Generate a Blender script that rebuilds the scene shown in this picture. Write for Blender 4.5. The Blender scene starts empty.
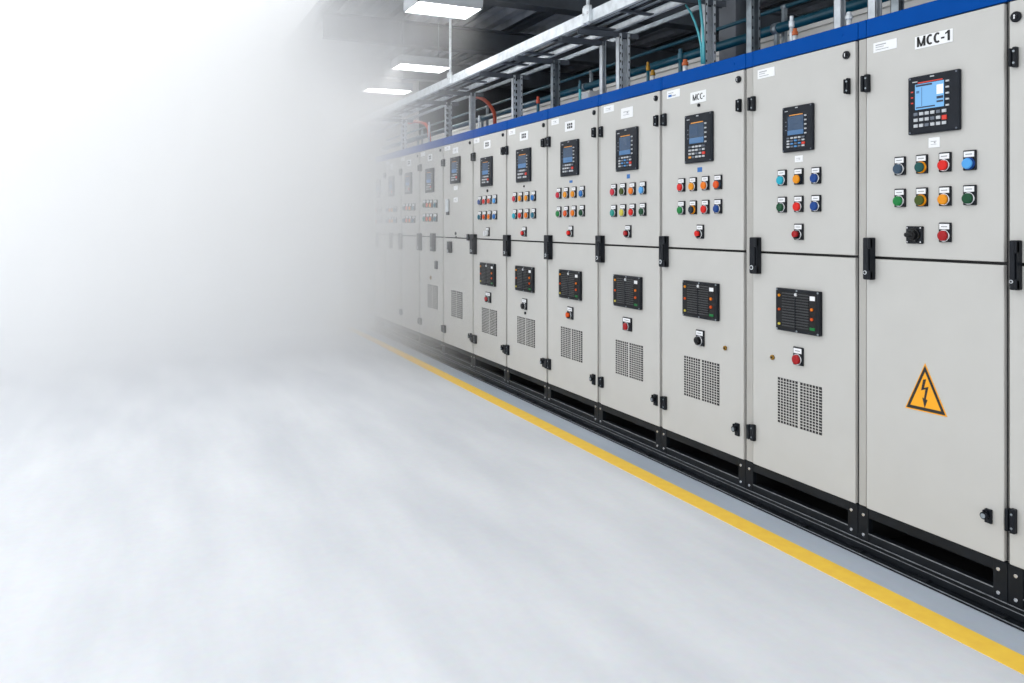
import bpy, bmesh, math, random
from mathutils import Vector, Matrix
random.seed(7)
scene = bpy.context.scene
COL = scene.collection
PI = math.pi

# ------------------------------------------------------------------ measuring
# x = away from the aisle (through the cabinet fronts), y = along the row, z = up
F = 800.0
TH = math.atan(372 / F)
CT, ST = math.cos(TH), math.sin(TH)
EYE = 1.49
HOR = 223.0
V0 = 2.98                                   # plane of the cabinet doors


def U(px, v=V0):
    t = (px - 512) / F
    return v * (CT - t * ST) / (ST + t * CT)


def ZC(px, v=V0):
    return v * ST + U(px, v) * CT


def Z(px, py, v=V0):
    return EYE - (py - HOR) * ZC(px, v) / F


# ------------------------------------------------------------------ materials
def mat(name, col, rough=0.5, metal=0.0, var=0.06, nscale=8.0, bump=0.0, coat=0.0, emit=None, estr=0.0, spec=None):
    m = bpy.data.materials.new(name)
    m.use_nodes = True
    nt = m.node_tree
    b = nt.nodes['Principled BSDF']
    b.inputs['Roughness'].default_value = rough
    b.inputs['Metallic'].default_value = metal
    if coat:
        b.inputs['Coat Weight'].default_value = coat
    if spec is not None:
        b.inputs['Specular IOR Level'].default_value = spec
    c = (*col, 1)
    if var:
        tc = nt.nodes.new('ShaderNodeTexCoord')
        n = nt.nodes.new('ShaderNodeTexNoise')
        n.inputs['Scale'].default_value = nscale
        n.inputs['Detail'].default_value = 5
        nt.links.new(tc.outputs['Object'], n.inputs['Vector'])
        r = nt.nodes.new('ShaderNodeValToRGB')
        r.color_ramp.elements[0].position = 0.3
        r.color_ramp.elements[1].position = 0.7
        r.color_ramp.elements[0].color = (*[x * (1 - var) for x in col], 1)
        r.color_ramp.elements[1].color = (*[min(1, x * (1 + var)) for x in col], 1)
        nt.links.new(n.outputs['Fac'], r.inputs['Fac'])
        nt.links.new(r.outputs['Color'], b.inputs['Base Color'])
        if bump:
            bp = nt.nodes.new('ShaderNodeBump')
            bp.inputs['Strength'].default_value = bump
            bp.inputs['Distance'].default_value = 0.01
            nt.links.new(n.outputs['Fac'], bp.inputs['Height'])
            nt.links.new(bp.outputs['Normal'], b.inputs['Normal'])
    else:
        b.inputs['Base Color'].default_value = c
    if emit:
        b.inputs['Emission Color'].default_value = (*emit, 1)
        b.inputs['Emission Strength'].default_value = estr
    return m


def srgb(r, g, b):
    f = lambda c: (c / 255) / 12.92 if c / 255 <= 0.04045 else ((c / 255 + 0.055) / 1.055) ** 2.4
    return (f(r), f(g), f(b))


M = {}
M['paint'] = mat('cabinet light grey paint', srgb(193, 192, 188), 0.5, var=0.02, nscale=5, spec=0.3)
M['post'] = mat('cabinet frame post paint', srgb(174, 172, 167), 0.5, var=0.03, nscale=6, spec=0.3)
M['blue'] = mat('blue enamel', srgb(0, 70, 150), 0.3, var=0.06, nscale=4, spec=0.04)
M['seal'] = mat('black door gasket', (0.012, 0.012, 0.013), 0.7, var=0.1)
M['black'] = mat('black moulded plastic', (0.006, 0.008, 0.012), 0.35, var=0.15, nscale=30, spec=0.22)
M['bezel'] = mat('charcoal panel bezel', (0.008, 0.011, 0.017), 0.4, var=0.12, nscale=25, spec=0.2)
M['louvre'] = mat('dark grey louvre blade', (0.035, 0.038, 0.042), 0.4, var=0.4, nscale=60)
M['plinth'] = mat('black plinth steel', (0.007, 0.009, 0.012), 0.4, var=0.25, nscale=9, spec=0.2)
M['worn_highlight'] = mat('steel edge with painted highlight', (0.22, 0.235, 0.25), 0.4, var=0.4, nscale=40)  # pale strips: highlights on rubbed steel edges put into the colour
M['void'] = mat('plinth inside', (0.006, 0.006, 0.007), 0.8, var=0.1)
M['chrome'] = mat('polished steel', (0.62, 0.63, 0.65), 0.22, metal=1, var=0.05)
M['galv'] = mat('galvanised steel', (0.66, 0.70, 0.73), 0.45, metal=0.3, var=0.18, nscale=14)
M['galvdark'] = mat('weathered galvanised steel', (0.30, 0.34, 0.37), 0.45, metal=0.8, var=0.3, nscale=12)
M['white'] = mat('white sticker', (0.83, 0.84, 0.85), 0.5, var=0.02)
M['ink'] = mat('black ink', (0.012, 0.012, 0.013), 0.6, var=0.1)
M['greyink'] = mat('grey printed line', (0.32, 0.33, 0.35), 0.6, var=0.1)
M['blueink'] = mat('blue printed mark', srgb(40, 105, 175), 0.6, var=0.1)
M['yellow'] = mat('yellow warning sticker', srgb(246, 168, 8), 0.45, var=0.04)
M['brass'] = mat('brass fitting', srgb(150, 112, 36), 0.4, metal=0.6, var=0.1)
M['teal'] = mat('teal painted pipe', srgb(16, 78, 96), 0.35, var=0.25, nscale=7)
M['tealpale'] = mat('pale teal cable sheath', srgb(80, 170, 180), 0.4, var=0.15)
M['red hose'] = mat('rust red hose', srgb(186, 70, 40), 0.5, var=0.15)
M['orange'] = mat('orange cap', srgb(190, 92, 36), 0.45, var=0.1)
M['duct'] = mat('light grey wall cladding', srgb(222, 221, 217), 0.6, var=0.07, nscale=3)
M['roof'] = mat('dark roof deck', srgb(168, 173, 180), 0.5, metal=0.1, var=0.35, nscale=2.5)
M['beam'] = mat('dark painted roof steel', srgb(80, 86, 94), 0.45, var=0.25, nscale=4)
M['darkwall'] = mat('charcoal cladding', srgb(58, 62, 68), 0.7, var=0.15, nscale=2)
M['line'] = mat('yellow floor paint', srgb(255, 206, 72), 0.45, var=0.06, nscale=18)
M['lamp housing'] = mat('grey lamp housing', srgb(186, 190, 194), 0.45, var=0.05)
M['diffuser'] = mat('lit lamp diffuser', (0.9, 0.9, 0.9), 0.4, var=0, emit=(1.0, 0.985, 0.96), estr=13)
M['lcd'] = mat('lit pale blue display', (0.02, 0.03, 0.05), 0.15, var=0, emit=srgb(120, 190, 248), estr=0.72)
M['lcdmid'] = mat('lit blue display strip', (0.02, 0.03, 0.05), 0.15, var=0, emit=srgb(72, 132, 190), estr=0.5)
M['lcddark'] = mat('dim navy display', (0.01, 0.02, 0.035), 0.12, var=0, emit=srgb(34, 62, 92), estr=0.8)
M['lcdblue'] = mat('dim slate blue display', (0.01, 0.02, 0.035), 0.12, var=0, emit=srgb(42, 70, 100), estr=0.55)
M['lcdwhite'] = mat('lit white display field', (0.2, 0.2, 0.2), 0.2, var=0, emit=(0.75, 0.85, 0.95), estr=0.85)
M['lcdink'] = mat('dark display line', (0.01, 0.02, 0.05), 0.3, var=0)
M['key'] = mat('pale grey key', srgb(186, 190, 194), 0.5, var=0.05)
M['keydim'] = mat('slate key', srgb(96, 104, 116), 0.5, var=0.05)
M['keyred'] = mat('red key', srgb(214, 52, 34), 0.45, var=0.05)
M['keyamber'] = mat('amber key', srgb(238, 158, 60), 0.45, var=0.05)
M['keyblue'] = mat('blue key', srgb(70, 140, 200), 0.45, var=0.05)
LENS = {
    'red': (222, 30, 22), 'crimson': (205, 38, 60), 'darkred': (168, 20, 26), 'orange': (240, 122, 16), 'amber': (238, 150, 12),
    'tangerine': (226, 84, 16), 'yellow': (214, 200, 80), 'green': (22, 128, 62), 'darkgreen': (12, 74, 44), 'deepteal': (10, 78, 76),
    'olive': (66, 84, 24), 'teal': (36, 150, 140), 'cyan': (26, 170, 196), 'sky': (84, 168, 236), 'blue': (16, 66, 140),
    'midblue': (30, 112, 190), 'steel': (56, 78, 98), 'navy': (14, 34, 50), 'white': (226, 228, 230), 'black': (16, 17, 20),
    'petrol': (24, 110, 136), 'coral': (228, 92, 64)}
for k, c in LENS.items():
    M['lens_' + k] = mat(k + ' button lens', srgb(*[x * .94 for x in c]), 0.3, var=0.03, spec=0.25)


def floor_material():
    m = bpy.data.materials.new('polished concrete')
    m.use_nodes = True
    nt = m.node_tree
    b = nt.nodes['Principled BSDF']
    tc = nt.nodes.new('ShaderNodeTexCoord')
    n = nt.nodes.new('ShaderNodeTexNoise'); n.inputs['Scale'].default_value = 1.3; n.inputs['Detail'].default_value = 8
    n2 = nt.nodes.new('ShaderNodeTexNoise'); n2.inputs['Scale'].default_value = 26; n2.inputs['Detail'].default_value = 6
    mp = nt.nodes.new('ShaderNodeMapping'); mp.inputs['Scale'].default_value = (2.2, 0.5, 1)
    nt.links.new(tc.outputs['Object'], mp.inputs['Vector'])
    nt.links.new(mp.outputs['Vector'], n.inputs['Vector'])
    nt.links.new(tc.outputs['Object'], n2.inputs['Vector'])
    r = nt.nodes.new('ShaderNodeValToRGB')
    r.color_ramp.elements[0].position = 0.3; r.color_ramp.elements[0].color = (*srgb(212, 215, 220), 1)
    r.color_ramp.elements[1].position = 0.7; r.color_ramp.elements[1].color = (*srgb(232, 234, 237), 1)
    nt.links.new(n.outputs['Fac'], r.inputs['Fac'])
    mx = nt.nodes.new('ShaderNodeMixRGB'); mx.blend_type = 'MULTIPLY'; mx.inputs['Fac'].default_value = 0.10
    nt.links.new(r.outputs['Color'], mx.inputs['Color1'])
    nt.links.new(n2.outputs['Color'], mx.inputs['Color2'])
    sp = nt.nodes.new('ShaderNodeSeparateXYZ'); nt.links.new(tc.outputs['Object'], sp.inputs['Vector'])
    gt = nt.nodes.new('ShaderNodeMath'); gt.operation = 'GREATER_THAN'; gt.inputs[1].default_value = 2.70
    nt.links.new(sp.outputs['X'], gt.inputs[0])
    row_shade = nt.nodes.new('ShaderNodeMixRGB'); row_shade.blend_type = 'MULTIPLY'; row_shade.inputs['Color2'].default_value = (0.66, 0.72, 0.79, 1)  # floor by the row tinted darker: cabinet shade and reflection put into the colour
    nt.links.new(gt.outputs['Value'], row_shade.inputs['Fac']); nt.links.new(mx.outputs['Color'], row_shade.inputs['Color1'])
    nt.links.new(row_shade.outputs['Color'], b.inputs['Base Color'])
    rr = nt.nodes.new('ShaderNodeMapRange')
    rr.inputs['To Min'].default_value = 0.30; rr.inputs['To Max'].default_value = 0.38
    nt.links.new(n.outputs['Fac'], rr.inputs['Value'])
    nt.links.new(rr.outputs['Result'], b.inputs['Roughness'])
    return m


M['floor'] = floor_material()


# ------------------------------------------------------------------ mesh tools
class MB:
    def __init__(s, *mats):
        s.bm = bmesh.new(); s.mats = [M[m] if isinstance(m, str) else m for m in mats]

    def _mark(s, faces, mi):
        for f in faces:
            f.material_index = mi

    def box(s, x0, x1, y0, y1, z0, z1, mi=0, bev=0.0, seg=2):
        x0, x1 = min(x0, x1), max(x0, x1); y0, y1 = min(y0, y1), max(y0, y1); z0, z1 = min(z0, z1), max(z0, z1)
        r = bmesh.ops.create_cube(s.bm, size=1)
        vs = r['verts']
        for v in vs:
            v.co = Vector((x0 if v.co.x < 0 else x1, y0 if v.co.y < 0 else y1, z0 if v.co.z < 0 else z1))
        fs = {f for v in vs for f in v.link_faces}
        s._mark(fs, mi)
        if bev > 0:
            bev = min(bev, 0.45 * min(x1 - x0, y1 - y0, z1 - z0))
            es = list({e for v in vs for e in v.link_edges})
            q = bmesh.ops.bevel(s.bm, geom=es, offset=bev, segments=seg, affect='EDGES', profile=0.5)
            s._mark(q['faces'], mi)
        return s

    def cyl(s, c, axis, r, L, mi=0, seg=24, r2=None, bev=0.0):
        """cylinder starting at c going L along axis ('x','y','z' or vector)"""
        ax = {'x': Vector((1, 0, 0)), 'y': Vector((0, 1, 0)), 'z': Vector((0, 0, 1)), '-x': Vector((-1, 0, 0))}.get(axis, axis) if isinstance(axis, str) else Vector(axis).normalized()
        q = Vector((0, 0, 1)).rotation_difference(ax).to_matrix().to_4x4()
        mtx = Matrix.Translation(Vector(c) + ax * L / 2) @ q
        r_ = bmesh.ops.create_cone(s.bm, cap_ends=True, segments=seg, radius1=r, radius2=r if r2 is None else r2, depth=L, matrix=mtx)
        vs = r_['verts']
        fs = {f for v in vs for f in v.link_faces}
        s._mark(fs, mi)
        for f in fs:
            f.smooth = len(f.verts) == 4
        if bev > 0:
            es = [e for e in {e for v in vs for e in v.link_edges} if any(len(f.verts) > 4 for f in e.link_faces)]
            b = bmesh.ops.bevel(s.bm, geom=es, offset=bev, segments=2, affect='EDGES', profile=0.5)
            s._mark(b['faces'], mi)
        return s

    def prism(s, pts, x0, x1, mi=0):
        """polygon pts (y,z) extruded from x0 to x1"""
        a = [s.bm.verts.new((x0, p[0], p[1])) for p in pts]
        b = [s.bm.verts.new((x1, p[0], p[1])) for p in pts]
        fs = [s.bm.faces.new(a), s.bm.faces.new(b[::-1])]
        n = len(pts)
        for i in range(n):
            fs.append(s.bm.faces.new((a[i], b[i], b[(i + 1) % n], a[(i + 1) % n])))
        s._mark(fs, mi)
        return s

    def ring(s, outer, inner, x0, x1, mi=0):
        """frame between two similar polygons (y,z), extruded in x"""
        n = len(outer)
        o0 = [s.bm.verts.new((x0, *p)) for p in outer]; i0 = [s.bm.verts.new((x0, *p)) for p in inner]
        o1 = [s.bm.verts.new((x1, *p)) for p in outer]; i1 = [s.bm.verts.new((x1, *p)) for p in inner]
        fs = []
        for k in range(n):
            j = (k + 1) % n
            fs += [s.bm.faces.new((o0[k], o0[j], i0[j], i0[k])), s.bm.faces.new((o1[k], i1[k], i1[j], o1[j])),
                   s.bm.faces.new((o0[k], o1[k], o1[j], o0[j])), s.bm.faces.new((i0[k], i0[j], i1[j], i1[k]))]
        s._mark(fs, mi)
        return s

    def tube(s, pts, r, mi=0, seg=12):
        pts = [Vector(p) for p in pts]
        rings = []
        for i, p in enumerate(pts):
            d = (pts[min(i + 1, len(pts) - 1)] - pts[max(i - 1, 0)]).normalized()
            q = Vector((0, 0, 1)).rotation_difference(d)
            rings.append([s.bm.verts.new(p + q @ Vector((r * math.cos(2 * PI * k / seg), r * math.sin(2 * PI * k / seg), 0))) for k in range(seg)])
        fs = []
        for a, b in zip(rings, rings[1:]):
            best = min(range(seg), key=lambda o: sum((a[k].co - b[(k + o) % seg].co).length for k in range(seg)))
            for k in range(seg):
                f = s.bm.faces.new((a[k], a[(k + 1) % seg], b[(k + 1 + best) % seg], b[(k + best) % seg])); f.smooth = True; fs.append(f)
        fs += [s.bm.faces.new(rings[0][::-1]), s.bm.faces.new(rings[-1])]
        s._mark(fs, mi)
        return s

    def build(s, name, parent=None, loc=(0, 0, 0)):
        bmesh.ops.recalc_face_normals(s.bm, faces=s.bm.faces)
        me = bpy.data.meshes.new(name)
        s.bm.to_mesh(me); s.bm.free()
        for m in s.mats:
            me.materials.append(m)
        o = bpy.data.objects.new(name, me)
        COL.objects.link(o)
        o.location = loc
        if parent:
            o.parent = parent
        return o


def tag(o, label=None, cat=None, group=None, kind=None):
    if label: o['label'] = label
    if cat: o['category'] = cat
    if group: o['group'] = group
    if kind: o['kind'] = kind
    return o


def empty(name, loc):
    o = bpy.data.objects.new(name, None)
    o.empty_display_size = 0.1
    COL.objects.link(o)
    o.location = loc
    return o


def letters(body, w, h, parent, loc, bold=.225):
    """block capitals w wide, h tall, in the y-z plane, read from -x, centred on loc"""
    adv = {'M': 1.0, 'C': .76, '-': .42, '1': .58}
    total = sum(adv[c] for c in body) - .10
    sx = w / total
    b = MB('ink')
    X = 0.0
    st = bold

    def quad(pts):
        b.prism([(-((X + p[0]) * sx - w / 2), p[1] * h - h / 2) for p in pts], -.0006, .0006, 0)
    for c in body:
        if c == 'M':
            quad([(0, 0), (st, 0), (st, 1), (0, 1)]); quad([(.9 - st, 0), (.9, 0), (.9, 1), (.9 - st, 1)])
            quad([(st * .8, 1), (st * .1, 1), (.45 - st * .45, 0), (.45 + st * .1, 0), (.45 + st * .05, .2)])
            quad([(.9 - st * .8, 1), (.9 - st * .1, 1), (.45 + st * .45, 0), (.45 - st * .1, 0), (.45 - st * .05, .2)])
        elif c == 'C':
            n = 20
            for k in range(n):
                t0, t1 = [math.radians(52 + (360 - 104) * (k + q) / n) for q in (0, 1)]
                f = lambda t, q: (.38 + (.38 - (st if q else 0)) * math.cos(t), .5 + (.515 - (st * .82 if q else 0)) * math.sin(t))
                quad([f(t0, 0), f(t1, 0), f(t1, 1), f(t0, 1)])
        elif c == '-':
            quad([(0, .30), (.34, .30), (.34, .46), (0, .46)])
        elif c == '1':
            quad([(.24, 0), (.24 + st, 0), (.24 + st, 1), (.27, 1), (.24, .95)])
            quad([(.0, .66), (.0, .82), (.14, .87), (.27, 1), (.30, .84), (.24, .76)])
        X += adv[c]
    o = b.build('lettering', parent, loc)
    return o


# ------------------------------------------------------------------ cabinet parts (local: root at door plane, mid width, floor)
def sticker(root, yc, kind, px, tl, bl, lines=True):
    """kind name_plate / info_sticker; px=(xl,xr), tl,bl = top and bottom at its left edge"""
    xl, xr = px
    yl, yr = U(xl) - yc, U(xr) - yc
    zt, zb = Z(xl, tl), Z(xl, bl)
    b = MB('white', 'greyink', 'ink', 'blueink')
    b.box(-0.0025, 0.001, yr, yl, zb, zt, 0)
    if lines == 'lines':
        h = zt - zb; w = yl - yr
        b.box(-0.0032, -0.0024, yl - w * .55, yl - w * .1, zt - h * .32, zt - h * .22, 1)
        b.box(-0.0032, -0.0024, yl - w * .45, yl - w * .1, zt - h * .52, zt - h * .46, 1)
        b.box(-0.0032, -0.0024, yl - w * .66, yl - w * .1, zt - h * .78, zt - h * .72, 1)
    elif lines == 'blue':
        h = zt - zb; w = yl - yr
        b.box(-0.0032, -0.0024, yl - w * .5, yl - w * .12, zt - h * .38, zt - h * .30, 1)
        b.box(-0.0032, -0.0024, yl - w * .38, yl - w * .12, zt - h * .82, zt - h * .55, 3)
        b.box(-0.0032, -0.0024, yl - w * .7, yl - w * .42, zt - h * .78, zt - h * .66, 1)
    elif lines == 'bars':
        h = zt - zb; w = yl - yr
        for k, (a, c) in enumerate(((.22, .44), (.5, .74))):
            for q in range(3):
                b.box(-0.0032, -0.0024, yl - w * (.24 + q * .19 + .14), yl - w * (.24 + q * .19), zt - h * c, zt - h * a, 2)
    elif lines == 'pale':
        h = zt - zb; w = yl - yr
        b.box(-0.0032, -0.0024, yl - w * .72, yl - w * .2, zt - h * .42, zt - h * .36, 1)
        b.box(-0.0032, -0.0024, yl - w * .62, yl - w * .5, zt - h * .58, zt - h * .46, 1)
        b.box(-0.0032, -0.0024, yl - w * .72, yl - w * .2, zt - h * .70, zt - h * .66, 1)
    return b.build(kind, root)


HW = [1.0]


def keep(yl, yr):
    """fittings stay on their own cabinet"""
    d = max(0, yl - HW[0]) - max(0, -HW[0] - yr)
    return yl - d, yr - d


def hinge(root, yc, px, tl, bl, th=0.022):
    xl, xr = px
    yl, yr = U(xl) - yc, U(xr) - yc
    zt, zb = Z(xl, tl), Z(xl, bl)
    # the block stands proud of the door, so its outline reaches further left in view: pull it in
    yl -= th * 0.9
    yl, yr = keep(yl, yr)
    b = MB('black', 'galvdark')
    ym = (yl + yr) / 2
    b.box(-th, 0.0, yr, yl - (yl - yr) * .42, zb, zt, 0, 0.004)
    b.box(-th * 1.25, 0.0, yl - (yl - yr) * .38, yl, zb + .004, zt - .004, 0, 0.004)
    for zz in (zb + (zt - zb) * .22, zb + (zt - zb) * .78):
        b.cyl((-th - .0025, yr + (yl - yr) * .28, zz), 'x', .0042, .003, 1, 12)
    return b.build('hinge', root)


def handle(root, yc, px, tl, bl, th=0.038):
    xl, xr = px
    yl, yr = keep(U(xl) - yc - th * .75, U(xr) - yc)
    zt, zb = Z(xl, tl), Z(xl, bl)
    w = yl - yr
    b = MB('black')
    # swing handle: a base plate, a raised grip with a slot down its side
    b.box(-th * .45, 0, yr, yl, zb, zt, 0, .004)
    b.box(-th, -th * .4, yr + w * .24, yl, zb, zt, 0, .006)
    b.box(-th * .9, -th * .4, yr, yr + w * .07, zb, zt, 0, .002)
    b.box(-th, -th * .4, yr, yr + w * .4, zt - (zt - zb) * .27, zt, 0, .006)
    b.box(-th, -th * .4, yr, yr + w * .4, zb, zb + (zt - zb) * .22, 0, .006)
    o = b.build('door_handle', root)
    k = MB('galv', 'ink')
    zk = zb + (zt - zb) * .17
    k.cyl((-th - .003, yl - w * .38, zk), 'x', min(.013, w * .22), .005, 0, 20)
    k.cyl((-th - .004, yl - w * .38, zk), 'x', min(.009, w * .15), .004, 1, 16)
    k.build('lock_cylinder', o)
    return o


def latch(root, yc, px, tl, bl):
    xl, xr = px
    yl, yr = U(xl) - yc, U(xr) - yc
    zt, zb = Z(xl, tl), Z(xl, bl)
    w = yl - yr
    b = MB('black', 'galvdark')
    b.box(-.012, 0, yr, yr + w * .6, zb, zt, 0, .003)
    b.cyl((-.03, yr + w * .42, zt - (zt - zb) * .45), 'x', min(.016, w * .3), .02, 0, 18)
    b.cyl((-.033, yr + w * .42, zt - (zt - zb) * .45), 'x', min(.010, w * .2), .004, 1, 16)
    b.box(-.032, -.02, yr + w * .34, yr + w * .5, zt - (zt - zb) * .42, zt - (zt - zb) * .02, 0, .003)
    return b.build('latch', root)


def lock(root, yc, px, py, r):
    y, z = U(px) - yc, Z(px, py)
    b = MB('black', 'chrome')
    b.cyl((-.012, y, z), 'x', r, .012, 0, 28, bev=.003)
    b.cyl((-.016, y, z), 'x', r * .55, .005, 0, 20)
    b.box(-.0175, -.015, y - r * .12, y + r * .12, z - r * .42, z + r * .1, 1)
    b.cyl((-.0175, y, z + r * .2), 'x', r * .18, .003, 1, 10)
    return b.build('door_lock', root)


def push_button(root, y, z, w, h, color, style='cap', ring='chrome'):
    """y,z local centre of the legend holder"""
    b = MB('black')
    b.box(-.010, 0, y - w / 2, y + w / 2, z - h / 2, z + h / 2, 0, .003)
    o = b.build('push_button', root)
    p = MB('white', 'greyink')
    p.box(-.012, -.009, y - w * .4, y + w * .4, z + h * .16, z + h * .43, 0)
    p.box(-.0126, -.0118, y - w * .26, y + w * .26, z + h * .27, z + h * .32, 1)
    p.build('legend_plate', o)
    zc = z - h * .17
    rr = min(w * .46, h * .31)
    if style == 'cap':
        c = MB(ring)
        c.cyl((-.017, y, zc), 'x', rr, .009, 0, 28, bev=.002)
        c.build('collar', o)
        d = MB('lens_' + color)
        d.cyl((-.029, y, zc), 'x', rr * .86, .013, 0, 28, bev=.005)
        d.build('button_cap', o)
    elif style == 'selector':
        c = MB(ring)
        c.cyl((-.018, y, zc), 'x', rr, .010, 0, 28, bev=.002)
        c.build('collar', o)
        d = MB('lens_black', 'lens_' + color)
        d.cyl((-.022, y, zc), 'x', rr * .88, .008, 0, 24, bev=.002)
        d.box(-.036, -.018, y - rr * .38, y + rr * .38, zc - rr * .8, zc + rr * .8, 0, .004)
        d.cyl((-.037, y + rr * .1, zc + rr * .1), 'x', rr * .7, .017, 1, 24, bev=.004)
        d.build('selector_knob', o)
    elif style == 'lever':
        d = MB('lens_' + color)
        d.cyl((-.03, y, zc), 'x', rr * .9, .022, 0, 20, bev=.003)
        d.box(-.05, -.02, y - rr * .3, y + rr * .5, zc - rr * 1.0, zc + rr * .8, 0, .005)
        d.build('lever', o)
    return o


def rotary(root, y, z, w, h):
    b = MB('black', 'chrome')
    b.box(-.012, 0, y - w / 2, y + w / 2, z - h / 2, z + h / 2, 0, .004)
    for sy in (-1, 1):
        for sz in (-1, 1):
            b.cyl((-.014, y + sy * w * .4, z + sz * h * .4), 'x', .003, .004, 1, 10)
    o = b.build('rotary_switch', root)
    d = MB('lens_black')
    d.cyl((-.020, y, z), 'x', h * .40, .010, 0, 32, bev=.003)
    d.cyl((-.034, y, z), 'x', h * .27, .02, 0, 28, bev=.004)
    d.box(-.042, -.018, y - h * .22, y + h * .40, z - h * .14, z + h * .15, 0, .009)
    d.build('knob', o)
    return o


def operator_panel(root, yc, px, tl, bl, scr, style, keyrows=3, keycols=5):
    """scr: (l, r, t, b) fractions of the front for the display; l measured from the panel's left"""
    th = .018
    xl, xr = px
    yl, yr = U(xl) - yc - th * .9, U(xr) - yc + 0.003
    zt, zb = Z(xl, tl), Z(xl, bl)
    w, h = yl - yr, zt - zb
    Y = lambda f: yl - w * f
    ZZ = lambda f: zt - h * f
    b = MB('bezel', 'keydim', 'key')
    b.box(-th, 0, yr, yl, zb, zt, 0, .006)
    for fy in (.05, .95):
        for fz in (.035, .965):
            b.cyl((-th - .002, Y(fy), ZZ(fz)), 'x', min(.004, w * .02), .003, 1, 10)
    b.box(-th - .0008, -th + .001, Y(.53), Y(.45), ZZ(.055), ZZ(.035), 2)      # little plate at the top
    b.box(-th - .0008, -th + .001, Y(.2), Y(.1), ZZ(.105), ZZ(.09), 2)
    o = b.build('operator_panel', root)
    l, r, t, q = scr
    s = MB('lcddark', 'lcd', 'lcdmid', 'lcdwhite', 'lcdink', 'lcdblue')
    X1, X2 = -th - .0012, -th - .0022
    H = q - t; W = r - l
    if style == 'pale':
        s.box(X1, -th + .001, Y(r), Y(l), ZZ(q), ZZ(t), 1)
        s.box(X2, X1, Y(l + W * .98), Y(l + W * .76), ZZ(t + H * .5), ZZ(t + H * .14), 3)
        s.box(X2, X1, Y(l + W * .6), Y(l + W * .03), ZZ(t + H * .10), ZZ(t + H * .03), 4)
        s.box(X2, X1, Y(l + W * .98), Y(l + W * .76), ZZ(t + H * .68), ZZ(t + H * .58), 4)
        s.box(X2, X1, Y(l + W * .98), Y(l + W * .76), ZZ(t + H * .82), ZZ(t + H * .75), 4)
        s.box(X2, X1, Y(l + W * .70), Y(l + W * .04), ZZ(t + H * .95), ZZ(t + H * .90), 4)
        s.box(X2, X1, Y(l + W * .25), Y(l + W * .235), ZZ(t + H * .88), ZZ(t + H * .14), 2)
        s.box(X2, X1, Y(l + W * .15), Y(l + W * .05), ZZ(t + H * .36), ZZ(t + H * .26), 2)
    elif style == 'navy':
        s.box(X1, -th + .001, Y(r), Y(l), ZZ(q), ZZ(t), 0)
        s.box(X2, X1, Y(r), Y(l), ZZ(q), ZZ(t + H * .76), 2)
        s.box(X2, X1, Y(l + W * .3), Y(l + W * .1), ZZ(t + H * .15), ZZ(t + H * .11), 5)
        s.box(X2, X1, Y(l + W * .62), Y(l + W * .34), ZZ(t + H * .47), ZZ(t + H * .43), 5)
        s.box(X2, X1, Y(l + W * .95), Y(l + W * .80), ZZ(t + H * .30), ZZ(t + H * .18), 5)
    elif style == 'slate':
        s.box(X1, -th + .001, Y(r), Y(l), ZZ(q), ZZ(t), 5)
        s.box(X2, X1, Y(l + W * .58), Y(l + W * .06), ZZ(t + H * .6), ZZ(t + H * .1), 0)
        s.box(X2, X1, Y(r), Y(l), ZZ(q), ZZ(t + H * .72), 2)
    else:
        s.box(X1, -th + .001, Y(r), Y(l), ZZ(q), ZZ(t), 5)
        s.box(X2, X1, Y(r), Y(l), ZZ(q), ZZ(t + H * .66), 2)
    s.build('screen', o)
    # orange line above the display and the side keys
    kb = MB('key', 'keydim', 'keyred', 'keyamber', 'keyblue')
    K0, K1 = -th - .004, -th + .001
    kb.box(-th - .001, K1, Y(l + W * .95), Y(l + W * .1), ZZ(t - .012), ZZ(t - .03), 3 if style != 'pale' else 2)
    nside = 5
    for k in range(nside):
        f = t + H * (k + .1) / nside * 1.15
        kb.box(K0, K1, Y(r + .10), Y(r + .04), ZZ(f + .028), ZZ(f), 0)
    for k in range(3):
        f = t + H * (.25 + k * .22)
        kb.box(-th - .001, K1, Y(l - .04), Y(l - .085), ZZ(f + .022), ZZ(f), 2 if style == 'pale' else 1)
    z0, z1 = q + .05, .93
    for rI in range(keyrows):
        for c in range(keycols):
            f = l - .02 + (r + .10 - l) * c / keycols
            g = z0 + (z1 - z0) * rI / keyrows
            kw = (r - l + .12) / keycols * .66
            kh = (z1 - z0) / keyrows * .52
            mi = 0 if (rI + c) % 4 else 1
            if style == 'navy' and c in (1, 2, 3) and rI > 0 and keycols == 5: mi = 4 if (rI + c) % 2 else 1
            if c == keycols - 1 and rI == keyrows - 2: mi = 2; kw *= 1.15; kh *= 1.4
            if c == 0 and rI == keyrows - 1 and style == 'slate': mi = 3
            kb.box(K0, K1, Y(f + kw), Y(f), ZZ(g + kh), ZZ(g), mi)
    kb.build('keypad', o)
    return o


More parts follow.
